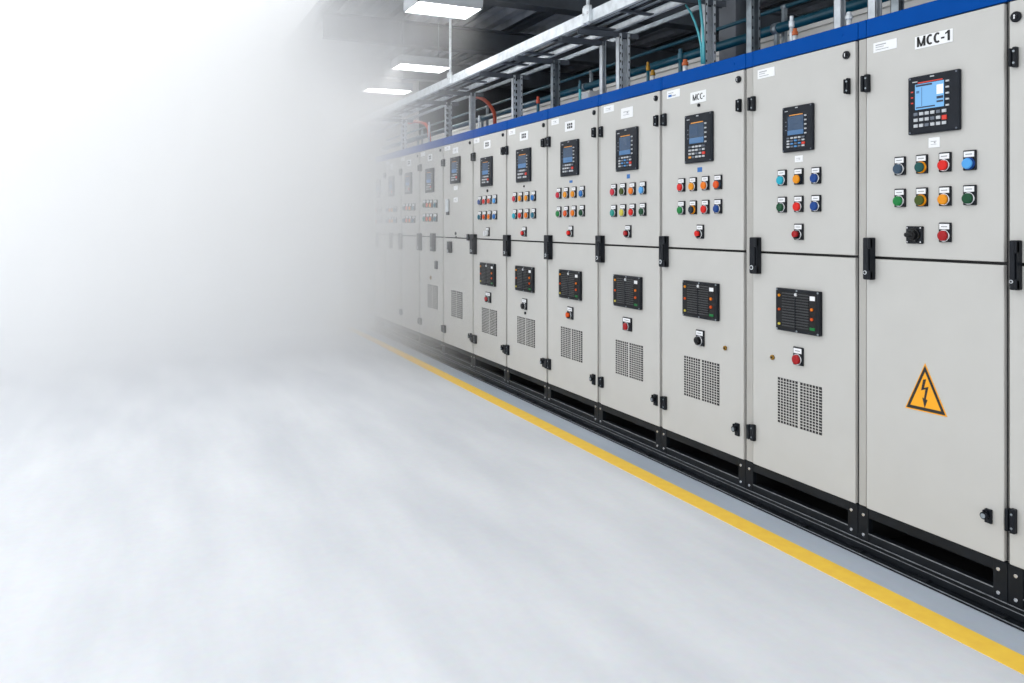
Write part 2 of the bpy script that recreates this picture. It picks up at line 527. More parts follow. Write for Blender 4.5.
def indicator_panel(root, yc, px, tl, bl):
    th = .022
    xl, xr = px
    yl, yr = U(xl) - yc - th * .95, U(xr) - yc + .002
    zt, zb = Z(xl, tl), Z(xl, bl)
    w, h = yl - yr, zt - zb
    Y = lambda f: yl - w * f
    ZZ = lambda f: zt - h * f
    b = MB('black', 'louvre', 'void', 'galvdark')
    b.box(-th, 0, yr, yl, zb, zt, 0, .004)
    b.box(-th - .001, -th + .001, Y(.93), Y(.07), ZZ(.93), ZZ(.07), 2)
    for k in range(13):                                                    # louvre blades
        f = .10 + k * .063
        b.box(-th - .006, -th, Y(.78), Y(.17), ZZ(f + .026), ZZ(f), 1)
    b.box(-th - .007, -th, Y(.49), Y(.47), ZZ(.92), ZZ(.09), 0)
    for fy in (.03, .5, .97):
        for fz in (.035, .965):
            b.cyl((-th - .0025, Y(fy), ZZ(fz)), 'x', min(.005, w * .022), .003, 3, 10)
    o = b.build('indicator_panel', root)
    for (fy, fz, c, rr) in ((.85, .42, 'orange', .021), (.85, .64, 'tangerine', .021), (.1, .17, 'amber', .018), (.1, .5, 'tangerine', .018),
                            (.1, .84, 'yellow', .018), (.49, .12, 'white', .022)):
        d = MB('lens_' + c)
        d.cyl((-th - .008, Y(fy), ZZ(fz)), 'x', w * rr * 1.25, .010, 0, 16, bev=.001)
        d.build('indicator_lamp', o)
    d = MB('lens_green', 'white')
    d.box(-th - .003, -th, Y(.91), Y(.8), ZZ(.89), ZZ(.83), 0)
    d.box(-th - .003, -th, Y(.91), Y(.8), ZZ(.22), ZZ(.12), 1)
    d.build('marker_label', o)
    return o


def grille(root, yc, px, tl, bl, cols=7, rows=15):
    xl, xr = px
    yl, yr = U(xl) - yc, U(xr) - yc
    zt, zb = Z(xl, tl), Z(xl, bl)
    w, h = yl - yr, zt - zb
    b = MB('seal', 'paint')
    b.box(-.0015, 0, yr, yl, zb, zt, 0)
    gap = w * .05
    half = (w - gap) / 2
    for k in (0, 1):
        a = yl - k * (half + gap)
        for c in range(1, cols):
            y = a - half * c / cols
            b.box(-.0026, -.001, y - half / cols * .10, y + half / cols * .10, zb, zt, 1)
    b.box(-.0028, -.001, yl - half - gap, yl - half, zb, zt, 1)
    for r in range(1, rows):
        z = zb + h * r / rows
        b.box(-.003, -.001, yr, yl, z - h / rows * .125, z + h / rows * .125, 1)
    return b.build('vent_grille', root)


Z_BOT, Z_MID, Z_DOOR, Z_H0, Z_TOP = 0.200, 1.335, 2.326, 2.332, 2.412
DEPTH = 0.62
BOUND = [1007, 857.3, 745, 660.5, 598, 547, 506.3, 472.8, 443, 419.5, 400.8, 385, 374.6]
STRIP = [8, 8.6, 7.6, 1.8, 2.6, 1.2, 1, .8, .7, .6, .5, .4, .4]        # width of the frame post seen left of each door
GROUP = 'motor control cabinets standing in one row'


def cabinet(i, label):
    """cabinet i of the row; 0 is the nearest"""
    if i == 0:
        yr = U(1007) - 0.66; yl = U(1007)
        strip = 0.02
        ydl = U(1008.8)
    else:
        yr, yl = U(BOUND[i - 1]), U(BOUND[i])
        ydl = U(BOUND[i] + STRIP[i])
    yc = (yl + yr) / 2
    root = empty('control_cabinet', (V0, yc, 0))
    tag(root, label, 'cabinet', GROUP)
    yr -= yc; yl -= yc; ydl -= yc
    HW[0] = yl - .002
    ydr = yr + 0.012
    g = 0.0015
    b = MB('post', 'seal')
    b.box(.024, DEPTH, yr + g, yl - g, Z_BOT, Z_TOP - .002, 0)
    b.box(.006, .026, ydl + .004, yl - .004, Z_BOT + .002, Z_DOOR, 0, .002)    # visible frame post
    b.box(.020, .0245, yr + .003, yl - .003, Z_BOT + .004, Z_H0, 1)            # gasket behind the doors
    b.build('frame', root)
    b = MB('blue')
    b.box(.004, .03, yr + .0015, ydl + .001, Z_H0, Z_TOP, 0, .003)
    if yl - ydl > .01:
        b.box(.004, .03, ydl + .003, yl - .0015, Z_H0, Z_TOP, 0, .003)
    b.box(.03, DEPTH, yr + .0015, yl - .0015, Z_TOP - .002, Z_TOP, 0)
    b.cyl((.001, yr + (yl - yr) * .12, Z_TOP - .04), 'x', .006, .005, 0, 12)
    b.build('header_panel', root)
    for nm, z0, z1 in (('upper_door', Z_MID + .006, Z_DOOR), ('lower_door', Z_BOT, Z_MID - .006)):
        d = MB('paint')
        d.box(0, .022, ydr, ydl - .002, z0, z1, 0, .004, 3)
        d.build(nm, root)
    # plinth: end plates, top and bottom bars, dark opening behind
    b = MB('plinth', 'void', 'worn_highlight')
    e = .058
    b.box(.004, .03, yr + g, yr + e, .044, Z_BOT - .002, 0, .002)
    b.box(.004, .03, yl - e, yl - g, .044, Z_BOT - .002, 0, .002)
    b.box(.006, .03, yr + e, yl - e, .155, Z_BOT - .002, 0, .002)
    b.box(.006, .05, yr + e, yl - e, .044, .084, 0, .003)
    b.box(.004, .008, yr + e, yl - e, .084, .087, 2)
    b.box(.002, .006, yr + g, yl - g, .044, .047, 2)  # both pale strips paint a highlight on the plinth edges
    b.box(.30, DEPTH, yr + g, yl - g, .002, Z_BOT - .002, 1)
    b.box(.03, DEPTH, yr + g, yr + .02, .002, Z_BOT - .002, 1)
    b.box(.03, DEPTH, yl - .02, yl - g, .002, Z_BOT - .002, 1)
    b.box(.03, .30, yr + g, yl - g, .002, .02, 1)
    o = b.build('plinth', root)
    for y in (yr + .034, yl - .034):
        for z in (.075, .165):
            bolts = MB('chrome')
            bolts.cyl((-.002, y, z), 'x', .0075, .008, 0, 6)
            bolts.build('bolt', o)
    return root, yc


def buttons(root, yc, s, ox, oy, rects):
    """rects: (x0, x1, y0, y1, colour[, style[, ring]]) in a zoomed view with scale s and origin ox, oy"""
    ws = []; hs = []
    for r in rects:
        x0, x1, y0, y1 = ox + r[0] / s, ox + r[1] / s, oy + r[2] / s, oy + r[3] / s
        ws.append(U(x0) - U(x1)); hs.append((y1 - y0) * ZC((x0 + x1) / 2) / F)
    w = sum(ws) / len(ws); h = sum(hs) / len(hs)
    for r in rects:
        x0, x1, y0, y1 = ox + r[0] / s, ox + r[1] / s, oy + r[2] / s, oy + r[3] / s
        xm, ym = (x0 + x1) / 2, (y0 + y1) / 2
        push_button(root, U(xm) - yc, Z(xm, ym), w, h, r[4], r[5] if len(r) > 5 else 'cap', r[6] if len(r) > 6 else 'chrome')


def small_dot(root, yc, px, py, r, m='brass', name='key_lock'):
    b = MB(m, 'ink')
    y, z = U(px) - yc, Z(px, py)
    b.cyl((-.010, y, z), 'x', r, .010, 0, 18, bev=.002)
    b.cyl((-.011, y, z), 'x', r * .45, .002, 1, 12)
    return b.build(name, root)


SCR = (.13, .76, .20, .62)

# ---- 0: cut off by the right edge of the picture
c, yc = cabinet(0, 'light grey control cabinet cut off by the right edge, beside the MCC-1 cabinet')
lock(c, yc, 1017, 17, .020)
hinge(c, yc, (1007.4, 1019.2), 49, 69.5)
handle(c, yc, (1007.4, 1022.8), 240, 289)
hinge(c, yc, (1003.5, 1017.8), 504.5, 529)

# ---- 1: MCC-1
c, yc = cabinet(1, 'light grey control cabinet lettered MCC-1 with a yellow high voltage triangle on its lower door')
np = sticker(c, yc, 'name_plate', (915.3, 953), 37.3, 49.8, None)
tw = U(917.5) - U(950.5)
letters('MCC-1', tw, .042, np, (-.0030, (U(917.5) + U(950.5)) / 2 - yc, Z(934, 38.6)))
sticker(c, yc, 'info_sticker', (873.8, 897), 43.6, 53.2, 'lines')
sticker(c, yc, 'info_sticker', (929, 940), 138, 148, 'pale')
hinge(c, yc, (860.7, 871), 76.2, 94)
handle(c, yc, (863.2, 875.8), 237.3, 278.8)
latch(c, yc, (981.5, 993), 506, 520)
operator_panel(c, yc, (907.3, 962.8), 78.9, 136, (.155, .72, .145, .58), 'pale', 3, 6)
buttons(c, yc, 4.88, 850, 130, [
    (222, 276, 130, 221, 'steel'), (328, 383, 120, 213, 'deepteal', 'cap', 'lens_amber'), (440, 498, 108, 205, 'red'), (558, 621, 98, 197, 'sky', 'cap', 'lens_blue'),
    (222, 276, 287, 376, 'green'), (328, 383, 281, 373, 'olive', 'cap', 'lens_amber'), (440, 498, 275, 370, 'amber'), (558, 621, 268, 367, 'darkgreen'),
    (440, 498, 452, 547, 'darkred')])
rotary(c, U(850 + 321 / 4.88) - yc, Z(850 + 321 / 4.88, 130 + 512 / 4.88), U(850 + 281 / 4.88) - U(850 + 362 / 4.88), .074)
# warning triangle
ya, yb, ycn = U(905.4) - yc, U(947.4) - yc, U(925.3) - yc
za, zb_, zt_ = Z(905.4, 407.5), Z(947.4, 417), Z(925.3, 363.2)
P = [(ya, za), (yb, zb_), (ycn, zt_)]
cen = (sum(p[0] for p in P) / 3, sum(p[1] for p in P) / 3)
sc_ = lambda k: [(cen[0] + (p[0] - cen[0]) * k, cen[1] + (p[1] - cen[1]) * k) for p in P]
w_ = MB('yellow', 'ink')
w_.prism(P, -.002, .001, 0)
w_.ring(sc_(.93), sc_(.74), -.0028, -.0018, 1)
hz = zt_ - za
cy, cz = cen
bolt = [(.012, .34), (-.020, .34), (-.006, .13), (-.03, .16), (-.012, -.02), (-.026, -.02), (.002, -.21), (.022, -.02), (.008, -.02), (.020, .07), (-.004, .05)]
bw = (ya - yb)
pts = [(-.02, .36), (.05, .34), (.10, .10), (-.005, .14), (.03, -.06), (.07, -.05), (.015, -.26), (-.055, -.08), (-.012, -.075), (-.075, .205), (.03, .165)]
w_.prism([(cy + p[0] * bw, cz + p[1] * hz * .95) for p in pts], -.0028, -.0018, 1)
w_.build('warning_sign', c)['label'] = 'yellow triangle with a black lightning arrow'

# ---- 2
c, yc = cabinet(2, 'light grey control cabinet with only six coloured buttons, directly left of the MCC-1 cabinet')
sticker(c, yc, 'info_sticker', (758, 774.8), 70.5, 79.4, 'lines')
sticker(c, yc, 'info_sticker', (795.2, 803), 156, 162.4, 'pale')
lock(c, yc, 847.2, 55.2, .019)
hinge(c, yc, (748.2, 756.2), 97.7, 112.4)
hinge(c, yc, (843.8, 851), 79.6, 95.6)
handle(c, yc, (750.8, 761.6), 237, 273)
operator_panel(c, yc, (782.3, 815.5), 108.6, 153.4, (.2, .72, .22, .63), 'navy', 4, 5)
buttons(c, yc, 5.25, 740, 140, [
    (205, 247, 156, 240, 'cyan'), (290, 336, 148, 235, 'amber', 'cap', 'lens_navy'), (379, 430, 142, 230, 'blue'),
    (205, 247, 298, 381, 'darkgreen'), (290, 336, 293, 378, 'red'), (379, 430, 288, 377, 'blue'), (290, 336, 440, 524, 'darkred', 'selector')])
indicator_panel(c, yc, (776, 823), 287, 328.7)
buttons(c, yc, 3.79, 755, 270, [(149, 186, 292, 361, 'darkred')])
small_dot(c, yc, 773, 357.3, .013)
grille(c, yc, (778, 822), 376.9, 421.8, 7, 16)
hinge(c, yc, (747.6, 756.3), 422, 438)

# ---- 3
c, yc = cabinet(3, 'light grey control cabinet with a black lower selector and a plate lettered MCC')
sticker(c, yc, 'info_sticker', (667.3, 680), 91.5, 99.2, 'blue')
np = sticker(c, yc, 'name_plate', (690.7, 706.3), 93, 104.4, None)
letters('MCC-', U(693.2) - U(704.9), .036, np, (-.0030, (U(693.5) + U(704.5)) / 2 - yc, Z(699, 96.6)), .17)
small_dot(c, yc, 699.3, 105.2, .010, 'black', 'name_plate_screw')
b = MB('blueink', 'white'); b.box(-.002, .001, U(702.2) - yc, U(697.6) - yc, Z(700, 172), Z(700, 167.3), 0); b.build('blue_sticker', c)
lock(c, yc, 739.2, 79.5, .019)
hinge(c, yc, (661.4, 667.1), 114.5, 127)
hinge(c, yc, (736.5, 742), 100, 113)
handle(c, yc, (660.7, 669), 235.8, 266.4)
operator_panel(c, yc, (685, 714.5), 116.6, 164.3, (.2, .72, .2, .6), 'slate', 4, 5)
buttons(c, yc, 6.505, 655, 160, [
    (157, 200, 118, 208, 'red'), (233, 274, 113, 202, 'amber'), (312, 356, 105, 196, 'orange'), (392, 440, 98, 190, 'tangerine', 'cap', 'lens_steel'),
    (157, 200, 267, 356, 'green'), (233, 274, 263, 354, 'navy', 'cap', 'lens_amber'), (312, 356, 260, 350, 'red'), (392, 440, 255, 348, 'blue'),
    (275, 324, 420, 512, 'red', 'selector')])
indicator_panel(c, yc, (683, 720.2), 279.8, 315)
buttons(c, yc, 3.79, 660, 260, [(140, 170, 265, 325, 'black', 'selector')])
small_dot(c, yc, 725.7, 348, .013)
grille(c, yc, (684.3, 719.4), 355.5, 394.8, 7, 16)
latch(c, yc, (733.5, 740), 421.5, 434)
hinge(c, yc, (661.3, 667.4), 394.6, 407.8)

# ---- 4
c, yc = cabinet(4, 'light grey control cabinet with pinkish red, olive, orange and sky blue upper buttons')
sticker(c, yc, 'info_sticker', (604, 614), 107, 113.4, 'pale')
sticker(c, yc, 'name_plate', (621.3, 633), 108.8, 119.2, 'pale')
b = MB('blueink'); b.box(-.002, .001, U(630) - yc, U(627) - yc, Z(628, 178.5), Z(628, 174.3), 0); b.build('blue_sticker', c)
lock(c, yc, 656.4, 98.3, .018)
hinge(c, yc, (599.8, 603.4), 126.9, 138)
hinge(c, yc, (654.5, 658.8), 115.9, 127.3)
handle(c, yc, (597.4, 605), 235.3, 262)
operator_panel(c, yc, (616.2, 639.2), 130.5, 172, (.2, .72, .2, .62), 'navy', 4, 5)
buttons(c, yc, 6.83, 592, 165, [
    (137, 173, 130, 212, 'crimson'), (200, 236, 124, 208, 'olive'), (263, 301, 120, 205, 'orange'), (334, 372, 113, 200, 'sky'),
    (137, 173, 272, 355, 'teal'), (200, 236, 268, 352, 'yellow'), (263, 301, 264, 350, 'red'), (334, 372, 260, 346, 'darkgreen'),
    (233, 272, 410, 498, 'darkred', 'selector')])
indicator_panel(c, yc, (614, 643), 274, 305)
buttons(c, yc, 2.845, 600, 240, [(67, 92, 220, 258, 'darkred')])
grille(c, yc, (615.8, 643), 339.5, 373, 7, 16)
latch(c, yc, (652.4, 658), 393, 404)
hinge(c, yc, (599.3, 604), 375.4, 386.2)

# ---- 5
c, yc = cabinet(5, 'light grey control cabinet whose lower buttons are green, red-orange, orange and dark green')
sticker(c, yc, 'info_sticker', (551.7, 559), 120, 125.5, 'pale')
sticker(c, yc, 'name_plate', (565.2, 574.9), 122.2, 132, 'bars')
b = MB('blueink'); b.box(-.002, .001, U(572.6) - yc, U(569.6) - yc, Z(571, 182.8), Z(571, 180.3), 0); b.build('blue_sticker', c)
lock(c, yc, 594.6, 112.6, .018)
hinge(c, yc, (546, 551), 137.5, 147.8)
hinge(c, yc, (592.8, 596.3), 128, 138.2)
handle(c, yc, (546, 552.8), 235, 259)
operator_panel(c, yc, (561, 579.8), 142.2, 177, (.2, .72, .2, .62), 'strip', 3, 5)
buttons(c, yc, 8.54, 540, 170, [
    (152, 186, 153, 246, 'crimson'), (216, 249, 148, 242, 'amber'), (280, 315, 143, 236, 'amber'), (350, 385, 137, 232, 'midblue'),
    (152, 186, 312, 405, 'green'), (216, 249, 308, 402, 'tangerine'), (280, 315, 303, 400, 'orange'), (350, 385, 298, 398, 'darkgreen'),
    (250, 289, 475, 572, 'red', 'selector')])
indicator_panel(c, yc, (559.7, 582.4), 269, 296.8)
buttons(c, yc, 3.79, 480, 240, [(334, 355, 253, 300, 'tangerine', 'selector')])
grille(c, yc, (561, 582.4), 326.3, 356, 6, 16)
latch(c, yc, (591, 595.7), 373, 383.5)
hinge(c, yc, (546, 551.3), 357.4, 368)

# ---- 6
c, yc = cabinet(6, 'light grey control cabinet with teal, red, orange and petrol lower buttons, sixth behind the MCC-1 end')
c['label'] = 'light grey control cabinet with a red selector under teal, red, orange and petrol buttons'
sticker(c, yc, 'info_sticker', (508.9, 515.2), 130, 135.6, 'pale')
sticker(c, yc, 'name_plate', (520, 528.2), 132.6, 141.2, 'bars')
small_dot(c, yc, 524.4, 186.3, .008, 'black', 'name_plate_screw')
lock(c, yc, 544, 125.2, .018)
hinge(c, yc, (505, 508.2), 146.6, 155.4)
hinge(c, yc, (542.2, 545.1), 139, 147.8)
handle(c, yc, (504, 510), 234.7, 255.9)
operator_panel(c, yc, (516.6, 531.8), 150.2, 182.8, (.2, .74, .2, .58), 'strip', 3, 5)
buttons(c, yc, 8.53, 465, 170, [
    (418, 447, 190, 275, 'crimson'), (468, 498, 186, 272, 'amber'), (522, 552, 182, 268, 'amber'), (578, 607, 178, 264, 'midblue'),
    (418, 447, 338, 418, 'cyan'), (468, 498, 334, 415, 'red'), (522, 552, 331, 413, 'orange'), (578, 607, 328, 413, 'petrol'),
    (497, 528, 482, 570, 'red', 'selector')])
indicator_panel(c, yc, (516, 535), 265.3, 289.7)
buttons(c, yc, 3.79, 480, 240, [(163, 180, 222, 264, 'black', 'selector')])
small_dot(c, yc, 525.6, 313, .012, 'black', 'key_lock')
grille(c, yc, (517.5, 535), 316, 342.5, 6, 16)
latch(c, yc, (541.5, 545.6), 357, 366)
hinge(c, yc, (505, 509.2), 343.7, 353.6)

# ---- 7
c, yc = cabinet(7, 'light grey control cabinet with a white lever switch below its eight buttons')
sticker(c, yc, 'info_sticker', (474, 479.4), 139, 143.7, 'pale')
sticker(c, yc, 'name_plate', (484, 490.6), 141.3, 149.3, 'bars')
small_dot(c, yc, 487.8, 190.7, .014, 'black', 'key_lock')
lock(c, yc, 503.4, 134.9, .016)
hinge(c, yc, (470.6, 474.3), 153.6, 162)
hinge(c, yc, (502.2, 504.4), 147.4, 155.4)
handle(c, yc, (470, 475.3), 234, 253.7)
operator_panel(c, yc, (481.1, 493.2), 158.2, 186.9, (.22, .72, .2, .6), 'strip', 3, 4)
buttons(c, yc, 8.53, 465, 170, [
    (122, 146, 225, 298, 'blue'), (162, 187, 218, 295, 'red'), (204, 230, 215, 290, 'coral'), (250, 276, 210, 288, 'sky'),
    (122, 146, 353, 426, 'petrol'), (162, 187, 350, 424, 'tangerine'), (204, 230, 348, 422, 'orange'), (250, 276, 346, 422, 'midblue'),
    (187, 212, 488, 566, 'white', 'lever')])
indicator_panel(c, yc, (480.8, 496.4), 262.2, 284)
buttons(c, yc, 3.79, 360, 230, [(478, 498, 235, 275, 'darkred', 'selector')])
grille(c, yc, (482, 497), 307.3, 331.7, 6, 16)
latch(c, yc, (502, 505.3), 344, 352)
hinge(c, yc, (470, 475), 333, 341.3)

# ---- 8
c, yc = cabinet(8, 'light grey control cabinet without buttons, only a slim upright lever handle below its screen')
sticker(c, yc, 'info_sticker', (444.9, 450.2), 146.9, 151, 'pale')
sticker(c, yc, 'name_plate', (452.9, 458.2), 148.2, 153.9, 'pale')
sticker(c, yc, 'info_sticker', (454, 457.7), 186, 190.2, None)
sticker(c, yc, 'info_sticker', (453.8, 457.8), 197.6, 202.4, 'pale')
lock(c, yc, 470.3, 142.8, .016)
hinge(c, yc, (440.8, 443.6), 160, 167.2)
operator_panel(c, yc, (450.8, 461), 158, 184.2, (.22, .72, .2, .6), 'strip', 3, 4)
b = MB('galv', 'black')
y0, y1 = U(449.8) - yc, U(447.6) - yc
b.box(-.03, -.012, y0, y1, Z(448.7, 212), Z(448.7, 199), 0, .006)
b.box(-.02, 0, y0 + .01, y1, Z(448.7, 215), Z(448.7, 211), 1, .004)
b.box(-.02, 0, y0 + .01, y1, Z(448.7, 201.5), Z(448.7, 200), 0, .003)
b.build('lever_handle', c)
small_dot(c, yc, 456, 233.5, .016, 'black', 'key_lock')
small_dot(c, yc, 456.5, 237, .010, 'black', 'key_lock')
handle(c, yc, (449, 452.4), 241.3, 252.6)
b = MB('black'); b.box(-.02, 0, U(469.6) - yc, U(468.2) - yc, Z(469, 240.5), Z(469, 234), 0, .003); b.build('latch', c)
grille(c, yc, (451.5, 462.4), 290, 315.9, 5, 14)
latch(c, yc, (469.5, 472), 332.5, 340)
hinge(c, yc, (441.3, 445), 324, 331.2)


def row4(c, yc, xs, rows, h, cols):
    rects = []
    for (ym, cc) in zip(rows, cols):
        for x, col in zip(xs, cc):
            rects.append((x - .34 * h / 2, x + .34 * h / 2, ym - h / 2, ym + h / 2, col))
    buttons(c, yc, 1, 0, 0, rects)


# ---- 9
c, yc = cabinet(9, 'light grey control cabinet with a brass lock, left of the lever handle cabinet')
sticker(c, yc, 'info_sticker', (420.9, 425), 152.8, 156.6, None)
sticker(c, yc, 'name_plate', (428, 432.3), 154.7, 161.4, 'bars')
lock(c, yc, 440.8, 150.3, .015)
hinge(c, yc, (417.4, 420.4), 165.2, 172)
operator_panel(c, yc, (426, 434.6), 169.2, 192.9, (.22, .72, .2, .6), 'strip', 3, 4)
row4(c, yc, (425.2, 428.5, 431.7, 436.2), (203.8, 217.6), 8, (('darkgreen', 'coral', 'amber', 'petrol'), ('teal', 'tangerine', 'orange', 'petrol')))
handle(c, yc, (432, 435.8), 233.2, 251)
handle(c, yc, (417.7, 421), 233.2, 250)
grille(c, yc, (427.8, 437.6), 284, 306.7, 5, 14)
small_dot(c, yc, 431, 277.5, .022)
b = MB('black'); b.box(-.02, 0, U(438) - yc, U(436) - yc, Z(437, 269), Z(437, 261), 0, .003); b.build('latch', c)
hinge(c, yc, (418.4, 421.4), 317, 323.5)

# ---- 10, 11, 12: the far end
c, yc = cabinet(10, 'light grey control cabinet third from the far end of the row')
sticker(c, yc, 'info_sticker', (401.4, 404.9), 158, 161.2, None)
sticker(c, yc, 'name_plate', (407, 411), 160.2, 166.4, 'bars')
lock(c, yc, 418, 156, .014)
hinge(c, yc, (399.2, 401.2), 169, 176)
operator_panel(c, yc, (405.4, 412.5), 173.3, 194.5, (.22, .72, .2, .6), 'strip', 3, 4)
row4(c, yc, (404.7, 408, 411, 414.3), (207, 219.4), 7, (('steel', 'coral', 'amber', 'petrol'), ('petrol', 'tangerine', 'orange', 'petrol')))
handle(c, yc, (399.2, 401.5), 233, 249)
hinge(c, yc, (399.4, 401.6), 308, 314)
c, yc = cabinet(11, 'light grey control cabinet second from the far end of the row')
sticker(c, yc, 'info_sticker', (386, 389), 162, 165, None)
sticker(c, yc, 'name_plate', (390.2, 393.2), 164, 169.8, None)
hinge(c, yc, (384, 385.7), 173, 178.6)
operator_panel(c, yc, (389.2, 394.8), 176.6, 196.8, (.22, .72, .2, .6), 'strip', 3, 4)
row4(c, yc, (388, 391, 393.4, 396.2), (209, 220), 6, (('steel', 'amber', 'amber', 'petrol'), ('steel', 'orange', 'amber', 'petrol')))
handle(c, yc, (391, 392.8), 232.6, 248)
c, yc = cabinet(12, 'light grey control cabinet last in the row, at its far end')
operator_panel(c, yc, (376.9, 381), 180, 197.7, (.22, .72, .2, .6), 'strip', 3, 4)
row4(c, yc, (377.4, 381), (209.5, 220.5), 5.6, (('red', 'steel'), ('tangerine', 'steel')))
handle(c, yc, (377.3, 378.8), 232.4, 247)

Y_NEAR, Y_FAR = U(1007) - .66, U(374.6)

# ------------------------------------------------------------------ floor fittings
b = MB('plinth', 'worn_highlight')
b.box(2.9155, 2.9175, Y_NEAR - .3, Y_FAR + .02, .010, .0125, 1)  # edge highlights of the channel painted as thin pale strips
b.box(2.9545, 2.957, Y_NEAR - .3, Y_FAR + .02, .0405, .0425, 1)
b.box(2.916, 2.975, Y_NEAR - .3, Y_FAR + .02, .0005, .012, 0, .003)
b.box(2.955, 2.982, Y_NEAR - .3, Y_FAR + .02, .012, .042, 0, .003)
y = Y_NEAR
while y < Y_FAR:
    b.box(2.925, 2.955, y - .03, y + .03, .012, .018, 0, .002)
    y += .33
tag(b.build('floor_channel'), 'long black steel floor channel along the foot of the cabinet row', 'channel')
b = MB('line')
b.box(2.643, 2.756, Y_NEAR - 3, 12.95, .0003, .0018, 0)
tag(b.build('safety_line'), 'long yellow safety line painted on the floor beside the cabinets', 'floor marking')

# ------------------------------------------------------------------ the hall
Y_END = 13.0
CEIL = 4.15


def struct(o):
    o['kind'] = 'structure'
    return o


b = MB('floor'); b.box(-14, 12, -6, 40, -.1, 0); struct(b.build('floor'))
b = MB('darkwall', 'duct'); b.box(4.3, 12, Y_END, Y_END + .15, 0, CEIL + .1)
b.box(3.0, 4.3, Y_END, Y_END + .15, 0, CEIL + .1, 1); struct(b.build('wall_far'))
b = MB('duct'); b.box(4.3, 4.4, -1, Y_END, 0, 2.86)
b.box(4.28, 4.42, -1, Y_END, 2.86, 2.90); struct(b.build('wall_right'))
b = MB('darkwall'); b.box(11.9, 12, -4, Y_END, 0, CEIL + .1); struct(b.build('wall_right_far'))
# ribbed roof deck
b = MB('roof')
pts = []
x = 2.02  # roof cut off short of the aisle so background light floods in
while x < 12:
    for dx, dz in ((0, 0), (.11, 0), (.14, .10), (.25, .10), (.28, 0)):
        pts.append((x + dx, CEIL + dz))
    x += .28
vs0 = [b.bm.verts.new((p[0], -4, p[1])) for p in pts]
vs1 = [b.bm.verts.new((p[0], Y_END, p[1])) for p in pts]
for k in range(len(pts) - 1):
    b.bm.faces.new((vs0[k], vs0[k + 1], vs1[k + 1], vs1[k]))
tv0 = b.bm.verts.new((pts[0][0], -4, CEIL + .12)); tv1 = b.bm.verts.new((pts[-1][0], -4, CEIL + .12))
tv2 = b.bm.verts.new((pts[-1][0], Y_END, CEIL + .12)); tv3 = b.bm.verts.new((pts[0][0], Y_END, CEIL + .12))
b.bm.faces.new((tv0, tv1, tv2, tv3))
struct(b.build('ceiling'))


def ibeam_y(x, z0, w, h, y0, y1, m='beam'):
    b = MB(m)
    b.box(x - w / 2, x + w / 2, y0, y1, z0, z0 + .012)
    b.box(x - w / 2, x + w / 2, y0, y1, z0 + h - .012, z0 + h)
    b.box(x - .006, x + .006, y0, y1, z0 + .012, z0 + h - .012)
    return b


def ibeam_x(y, z0, w, h, x0, x1, m='beam'):
    b = MB(m)
    b.box(x0, x1, y - w / 2, y + w / 2, z0, z0 + .014)
    b.box(x0, x1, y - w / 2, y + w / 2, z0 + h - .014, z0 + h)
    b.box(x0, x1, y - .007, y + .007, z0 + .014, z0 + h - .014)
    for k in range(int((x1 - x0) / 2.2)):
        b.box(x0 + 1 + k * 2.2, x0 + 1.012 + k * 2.2, y - w / 2 + .01, y + w / 2 - .01, z0 + .014, z0 + h - .014)
    return b


for k, (yy, ltxt) in enumerate(((7.6, 'nearest dark steel roof girder crossing the hall above the first bright lamp'),
                                (9.9, 'second dark steel roof girder, crossing the hall between the lamps'),
                                (12.2, 'farthest dark steel roof girder crossing the hall near the far end'))):
    tag(ibeam_x(yy, CEIL - .38, .2, .30, 2.04, 11.8).build('roof_girder'), ltxt, 'beam', 'girders crossing under the roof')
ORD = ('first', 'second', 'third', 'fourth', 'fifth', 'sixth', 'seventh', 'eighth', 'ninth')
PURL = [('dark purlin under the roof, %s from the edge where the roof is cut for light' % ORD[k], 2.12 + .82 * k) for k in range(9)]
for ltxt, x in PURL:
    tag(ibeam_y(x, CEIL - .082, .12, .08, -3.5, Y_END - .02).build('roof_purlin'), ltxt, 'beam', 'purlins along the roof')

# dark column behind the row
b = MB('beam')
xc, yv = 3.95, U(737, 3.95)
b.box(xc - .09, xc - .075, yv - .09, yv + .09, 0, CEIL - .002)
b.box(xc + .075, xc + .09, yv - .09, yv + .09, 0, CEIL - .002)
b.box(xc - .075, xc + .075, yv - .008, yv + .008, 0, CEIL - .002)
b.box(xc - .13, xc + .13, yv - .13, yv + .13, 0, .015)
tag(b.build('steel_column'), 'dark steel column standing behind the cabinet with the MCC plate', 'column')


# ------------------------------------------------------------------ lamps
def lamp(x, y, z, wx, wy, label, hous=.11, name='ceiling_light'):
    r = empty(name, (x, y, z))
    tag(r, label, 'lamp', 'flat ceiling lamps')
    b = MB('lamp housing')
    b.box(-wx / 2, wx / 2, -wy / 2, wy / 2, .012, hous, 0, .006)
    o4 = [(-wx / 2, -wy / 2), (wx / 2, -wy / 2), (wx / 2, wy / 2), (-wx / 2, wy / 2)]
    for (x0, x1, y0, y1) in ((-wx / 2, wx / 2, -wy / 2, -wy / 2 + .015), (-wx / 2, wx / 2, wy / 2 - .015, wy / 2),
                             (-wx / 2, -wx / 2 + .015, -wy / 2, wy / 2), (wx / 2 - .015, wx / 2, -wy / 2, wy / 2)):
        b.box(x0, x1, y0, y1, 0, .02)
    b.build('housing', r)
    d = MB('diffuser'); d.box(-wx / 2 + .015, wx / 2 - .015, -wy / 2 + .015, wy / 2 - .015, .006, .012); d.build('diffuser', r)
    rod = MB('galvdark')
    for sx in (-1, 1):
        rod.cyl((sx * wx * .35, 0, hous - .002), 'z', .006, CEIL + .0 - z - hous, 0, 8)
    rod.build('hanger_rods', r)
    return r


